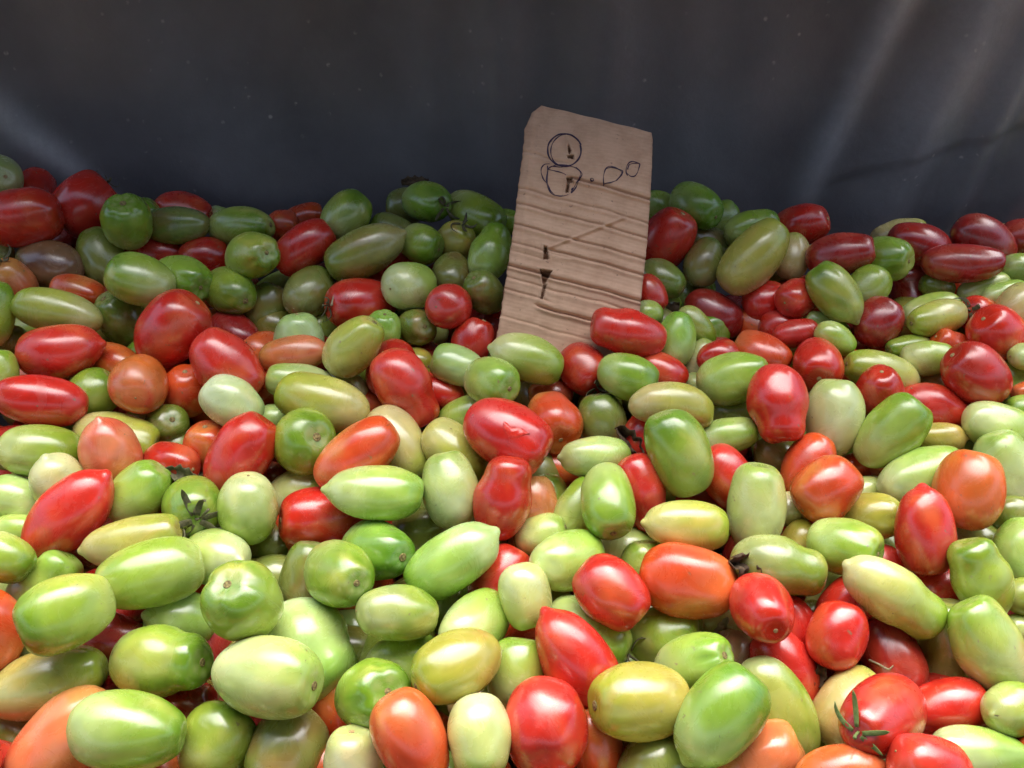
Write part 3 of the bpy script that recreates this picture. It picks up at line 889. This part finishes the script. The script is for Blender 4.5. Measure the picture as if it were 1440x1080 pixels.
    strokes = {
     'digit_eight': [Z8(ell(428, 345, 182, 178, 0.2, -30, 690, 110, 0.08)), Z8(ell(445, 348, 170, 186, 0.3, 0, 365)),
        Z8([(240, 520), (236, 580), (228, 640), (225, 700), (238, 760), (262, 815), (300, 852), (380, 866), (450, 858), (500, 825), (545, 745), (585, 680), (612, 615), (600, 575), (545, 538), (470, 520), (380, 540), (300, 525)]),
        Z8([(245, 575), (232, 640), (236, 720), (270, 805), (315, 850)]), Z8([(260, 500), (205, 500), (168, 540), (165, 600), (190, 670), (222, 712)]),
        Z8([(555, 540), (615, 590), (628, 625), (590, 680), (560, 760), (505, 835), (475, 830), (520, 770)]),
        Z8([(240, 560), (300, 575), (370, 590), (430, 612), (455, 640)]), Z8([(240, 560), (262, 538), (330, 512), (460, 512)])],
     'decimal_point': [Z8(ell(735, 680, 22, 18, 0.3, 0, 420, 24))],
     'digit_zero': [Z8([(868, 742), (862, 690), (866, 630), (880, 570), (905, 535), (940, 522), (1000, 540), (1060, 572), (1075, 600), (1045, 650), (1000, 690), (940, 716), (880, 722), (864, 735)]),
        Z8([(890, 555), (950, 535), (1030, 555), (1085, 575), (1070, 625), (1010, 690)])],
     'digit_zero.001': [Z8([(1135, 630), (1116, 590), (1122, 530), (1150, 480), (1200, 464), (1250, 485), (1278, 494), (1262, 545), (1245, 600), (1215, 638), (1170, 640), (1130, 605)]),
        Z8([(1135, 560), (1150, 505), (1200, 490), (1255, 485)])]}
    for nm, sts in strokes.items():
        V2, F2 = [], []
        for st in sts:
            P = np.array(st); L_ = np.concatenate([[0], np.cumsum(np.linalg.norm(np.diff(P, axis=0), axis=1))])
            n = max(6, int(L_[-1]/1.2)); q = np.linspace(0, L_[-1], n)
            for _ in range(2): pass
            xx, yy = np.interp(q, L_, P[:, 0]), np.interp(q, L_, P[:, 1])
            if n > 12:
                for _ in range(3):
                    xx[1:-1] = (xx[:-2]+2*xx[1:-1]+xx[2:])/4; yy[1:-1] = (yy[:-2]+2*yy[1:-1]+yy[2:])/4
            tx, ty = np.gradient(xx), np.gradient(yy); l = np.hypot(tx, ty)+1e-9
            wd = 0.75*(0.8+0.3*np.sin(q*0.35+len(V2)))
            b0 = len(V2)
            for sgn in (-1, 1):
                X2, Y2 = xx-sgn*ty/l*wd, yy+sgn*tx/l*wd
                hh = height(X2, Y2)
                V2 += [tuple(p) for p in place(X2, Y2, hh+0.0004)]
            F2 += [(b0+k, b0+k+1, b0+n+k+1, b0+n+k) for k in range(n-1)]
        oo = obj(nm.split('.')[0], mesh('pen_stroke', V2, F2, INK), root)
        sm = oo.modifiers.new('thickness', 'SOLIDIFY'); sm.thickness = 0.0001; sm.offset = 0
make_sign()

# ------------------------------------------------------------------ dried leaves and vine lying on the heap
def surface_depth(px, py):        # nearest fruit along that sight line
    d = ((px-720)/FPX*RT + (540-py)/FPX*UP + FW)
    best = 9
    for i in range(N):
        sc = dep[i]/FPX; W2, L2 = bb[i]*sc/2, Lpx[i]*sc/2
        S = np.eye(3)/W2 + (1/L2-1/W2)*np.outer(AX[i], AX[i])
        o_, v_ = S @ (CAM-C[i]), S @ d
        A, B, Cc = v_ @ v_, 2*o_ @ v_, o_ @ o_-1
        q = B*B-4*A*Cc
        if q > 0: best = min(best, (-B-math.sqrt(q))/(2*A))
    return best if best < 9 else 1/plane_inv(py)
def leaf(px, py, w_, l_, az, seed, mat, label, lift=0.004):
    r = np.random.RandomState(seed); n, m_ = 9, 13; V, F = [], []
    wv, wf = waves(r, 4, 2.2), waves(r, 6, 6)
    for j in range(m_):
        t = j/(m_-1)
        for i in range(n):
            s = (i/(n-1)-0.5)*2
            wd = math.sin(math.pi*min(t*0.92+0.06, 1))**0.8*(1+0.25*math.sin(t*23+3*abs(s)+seed))
            p = np.array([[s, t*2, 0.3]])
            V.append((s*w_/2*wd, (t-0.5)*l_, 0.28*w_*float(wv(p)[0])+0.13*w_*float(wf(p)[0])+0.35*w_*s*s))
    F = [(j*n+i, j*n+i+1, (j+1)*n+i+1, (j+1)*n+i) for j in range(m_-1) for i in range(n-1)]
    d = surface_depth(px, py)-lift; a = math.radians(az)
    y = Vector(RT*math.cos(a)+UP*math.sin(a)); z = Vector(-FW)
    z = (z+Vector((0, 0, 0.5))).normalized(); x = y.cross(z).normalized(); z = x.cross(y).normalized(); P = pix(px, py, d)
    M = Matrix([[x[k], y[k], z[k], P[k]] for k in range(3)]+[[0, 0, 0, 1]])
    o = obj('dried_leaf', mesh('dried_leaf', V, F, mat), None, M)
    sm = o.modifiers.new('thickness', 'SOLIDIFY'); sm.thickness = 0.0004
    tag(o, label, 'leaf', 'dried leaf scraps on the heap'); return o
leaf(884, 622, .017, .036, -50, 3, CALYX_BROWN, 'curled dark dried leaf lying on a pale green tomato right of centre')
leaf(1045, 798, .019, .026, -30, 8, CALYX_BROWN, 'torn brown dried leaf between big orange-red tomato and green tomato, lower right')
leaf(584, 256, .012, .032, 5, 12, CALYX_BROWN, 'brown dried leaf on top of the back green tomatoes left of sign')
leaf(256, 668, .013, .030, -15, 21, CALYX_DRY, 'grey-green wilted leaf above the green tomato with dried calyx, left side')
leaf(288, 664, .009, .022, 5, 22, CALYX_DRY, 'small wilted leaf strip beside the knotted red tomato at left')
leaf(944, 436, .012, .022, 30, 31, CALYX_BROWN, 'small dark dried leaf right of the cardboard sign')
leaf(1014, 884, .008, .022, 60, 41, STRAW, 'pale straw shred under the round red tomato with stem scar, lower right')
leaf(1150, 950, .010, .024, 70, 42, CALYX_BROWN, 'dark shred in the gap left of the tan tomato, lower right', 0.0)
def stalk(pts, rad, mat, label):
    P = [pix(x, y, surface_depth(x, y)-0.0025) for x, y in pts]
    P = np.array(P); 
    q = np.linspace(0, len(P)-1, 26); path = np.stack([np.interp(q, range(len(P)), P[:, k]) for k in range(3)], 1)
    for _ in range(4): path[1:-1] = (path[:-2]+2*path[1:-1]+path[2:])/4
    o0 = path.mean(0)
    v, f = tube(path-o0, np.linspace(rad, rad*0.6, len(path)), 6)
    o = obj('dried_stalk', mesh('dried_stalk', v, f, mat), None, Matrix.Translation(Vector(o0)))
    tag(o, label, 'stalk'); return o
stalk([(262, 672), (244, 690), (236, 708), (244, 728), (258, 742), (262, 756), (248, 764), (224, 762)], .0011, CALYX_DRY, 'thin grey-green vine stalk hooked round the green tomato with dried calyx')
stalk([(1222, 928), (1236, 934), (1250, 942), (1256, 936)], .0009, STRAW, 'pale dry stalk across the dark red tomato above the tan one')
stalk([(466, 430), (470, 415), (476, 402), (482, 392)], .0014, STRAW, 'pale straw-coloured stalk standing on the shaded red tomato left of sign')

# ------------------------------------------------------------------ labels: look, place in the heap, neighbours
CN = {'G': 'green', 'L': 'light green', 'P': 'pale green', 'W': 'whitish', 'Y': 'yellow-green', 'C': 'cream', 'D': 'olive', 'R': 'red', 'K': 'dark red', 'E': 'orange-red', 'O': 'orange', 'S': 'salmon', 'B': 'brownish', 'A': 'amber'}
def feature(i):
    f = flg[i]
    if 'c' in f: return 'with dried calyx'
    if 'n' in f: return 'with pointed tip'
    if 'l' in f: return 'with ribbed shoulders'
    if 'w' in f: return 'with pinched waist'
    if 'b' in f: return 'curved'
    if 'x' in f: return 'dented'
    if til[i] > 25: return 'showing stem scar'
    if til[i] < -35: return 'end-on'
    if Lpx[i]/bb[i] > 1.55: return 'slim'
    return 'large' if bb[i]*dep[i] > 72 else 'small' if bb[i]*dep[i] < 46 else ''
def zone(i):
    x, y = cx[i], cy[i]
    v = 'back row' if y < 325 else 'shaded back' if y < 430 else 'upper middle' if y < 540 else 'middle' if y < 680 else 'lower middle' if y < 840 else 'front' if y < 990 else 'bottom edge'
    h = 'far left' if x < 170 else 'left' if x < 400 else 'centre-left' if x < 640 else 'centre' if x < 840 else 'centre-right' if x < 1050 else 'right' if x < 1280 else 'far right'
    return h+' '+v
def nbrs(i):
    out = {}
    for nm, dx, dy in (('left', -1, 0), ('right', 1, 0), ('above', 0, -1), ('below', 0, 1)):
        best, bj = 1e9, None
        for j in range(N):
            if j == i or rank[j] > 1.2: continue
            ex, ey = cx[j]-cx[i], cy[j]-cy[i]; al = ex*dx+ey*dy; la = abs(ex*dy)+abs(ey*dx)
            if al > 15 and la < 0.8*al and math.hypot(ex, ey) < 1.35*(Lpx[i]+Lpx[j])/2+10:
                s = al+la
                if s < best: best, bj = s, j
        if bj is not None: out[nm] = CN[code[bj]]
    return out
SPECIAL = {}
def special(px, py, text):
    SPECIAL[int(np.argmin(np.hypot(cx-px, cy-py)))] = text
special(711, 618, 'big glossy red tomato with split skin in the middle of the heap')
special(1236, 1013, 'red tomato with fresh green star-shaped calyx at the lower right front')
special(274, 711, 'green tomato under a dried vine calyx, left of centre')
special(819, 521, 'red tomato with spidery dried calyx at the foot of the sign')
special(884, 473, 'pinched red tomato overlapping the lower right corner of the cardboard sign')
special(744, 505, 'light green pointed tomato lying across the bottom left of the sign')
special(1172, 585, 'upright whitish egg-shaped tomato right of the lumpy red one')
special(1094, 570, 'upright lumpy red tomato left of the whitish egg-shaped one')
special(1302, 752, 'upright red tomato with a small nipple on top, below the big orange one')
special(1362, 686, 'large upright orange tomato near the right edge')
special(808, 936, 'long red tomato leaning with its pointed tip up, front centre')
special(768, 1021, 'fat red tomato with stem scar facing down at front centre')
special(578, 1038, 'upright orange-red tomato at the bottom edge left of centre')
special(826, 891, 'light green tomato with frayed dry calyx behind the leaning red one')
special(968, 819, 'big wrinkled orange-red tomato lying sideways right of centre')
special(636, 429, 'small round red tomato end-on, just left of the sign')
special(1255, 840, 'long light green tomato with nippled end, sloping down right')
special(1012, 1005, 'big bright green tomato tilted upright at the front right of centre')
special(901, 992, 'amber-green tomato with stem scar at left, front centre-right')
special(640, 939, 'amber tomato with stem scar low on its left, front')
special(437, 912, 'very large pale green tomato behind the cream one, front left')
special(370, 952, 'large pale cream-green tomato with stem scar at right, front left')
special(179, 1029, 'large green tomato lying on a salmon one at bottom left')
special(90, 1040, 'salmon-orange tomato half under a green one at the bottom left')
special(155, 637, 'salmon tomato standing tip-up on the left')
special(80, 438, 'long curved yellow-green tomato near the left edge')
special(630, 688, 'upright pale green tomato with a bright shine left of a red one')
special(534, 692, 'light green tomato with pointed left end under the orange-red one')
special(1068, 856, 'round red tomato with its stem scar facing the viewer')
special(238, 470, 'large plump red tomato on the left, at the edge of the shade')
special(195, 541, 'round orange tomato seen end-on at left')
special(0, 251, 'whitish tomato cut by the left edge at the very top of heap')
def label_options(i):
    nb = nbrs(i); f = feature(i); c_ = CN[code[i]]; hid = 'half-hidden ' if rank[i] >= 1.5 else ''
    head = (hid+c_+' tomato '+f).strip(); z_ = zone(i)
    rel = {'left': 'right of', 'right': 'left of', 'above': 'below', 'below': 'above'}
    ks = [k for k in ('left', 'below', 'right', 'above') if k in nb]
    yield head+', '+z_
    for k in ks: yield f'{head}, {z_}, {rel[k]} {nb[k]} one'
    for a in range(len(ks)):
        for b in range(a+1, len(ks)):
            yield f'{head}, {z_}, {rel[ks[a]]} {nb[ks[a]]}, {rel[ks[b]]} {nb[ks[b]]} one'
opts = [[SPECIAL[i]] if i in SPECIAL else [o for o in label_options(i) if len(o.split()) <= 16] for i in range(N)]
cnt = {}
for o in opts:
    for t in set(o): cnt[t] = cnt.get(t, 0)+1
chosen = []; left = []
for i in range(N):
    u = [t for t in opts[i] if cnt[t] == 1]
    if u: chosen.append(u[0])
    else: chosen.append(None); left.append(i)
by = {}
for i in left: by.setdefault(opts[i][-1] if len(opts[i][-1].split()) <= 13 else opts[i][0], []).append(i)
ORD = ['leftmost', 'second from left', 'third from left', 'fourth from left', 'fifth from left', 'sixth from left']
for t, ii in by.items():
    base = opts[ii[0]][0]
    same = sorted([k for k in range(N) if k not in SPECIAL and opts[k][0] == base], key=lambda k: cx[k])
    for k in ii: chosen[k] = base+', '+ORD[min(same.index(k), 5)]+' of these'
for i in range(N):
    tag(tomatoes[i], chosen[i], 'tomato', 'tomatoes on top of the heap')
print('LABELS', N, 'unique', len(set(chosen)), 'ordinal', len(left), 'long', sum(len(t.split()) > 16 for t in chosen))
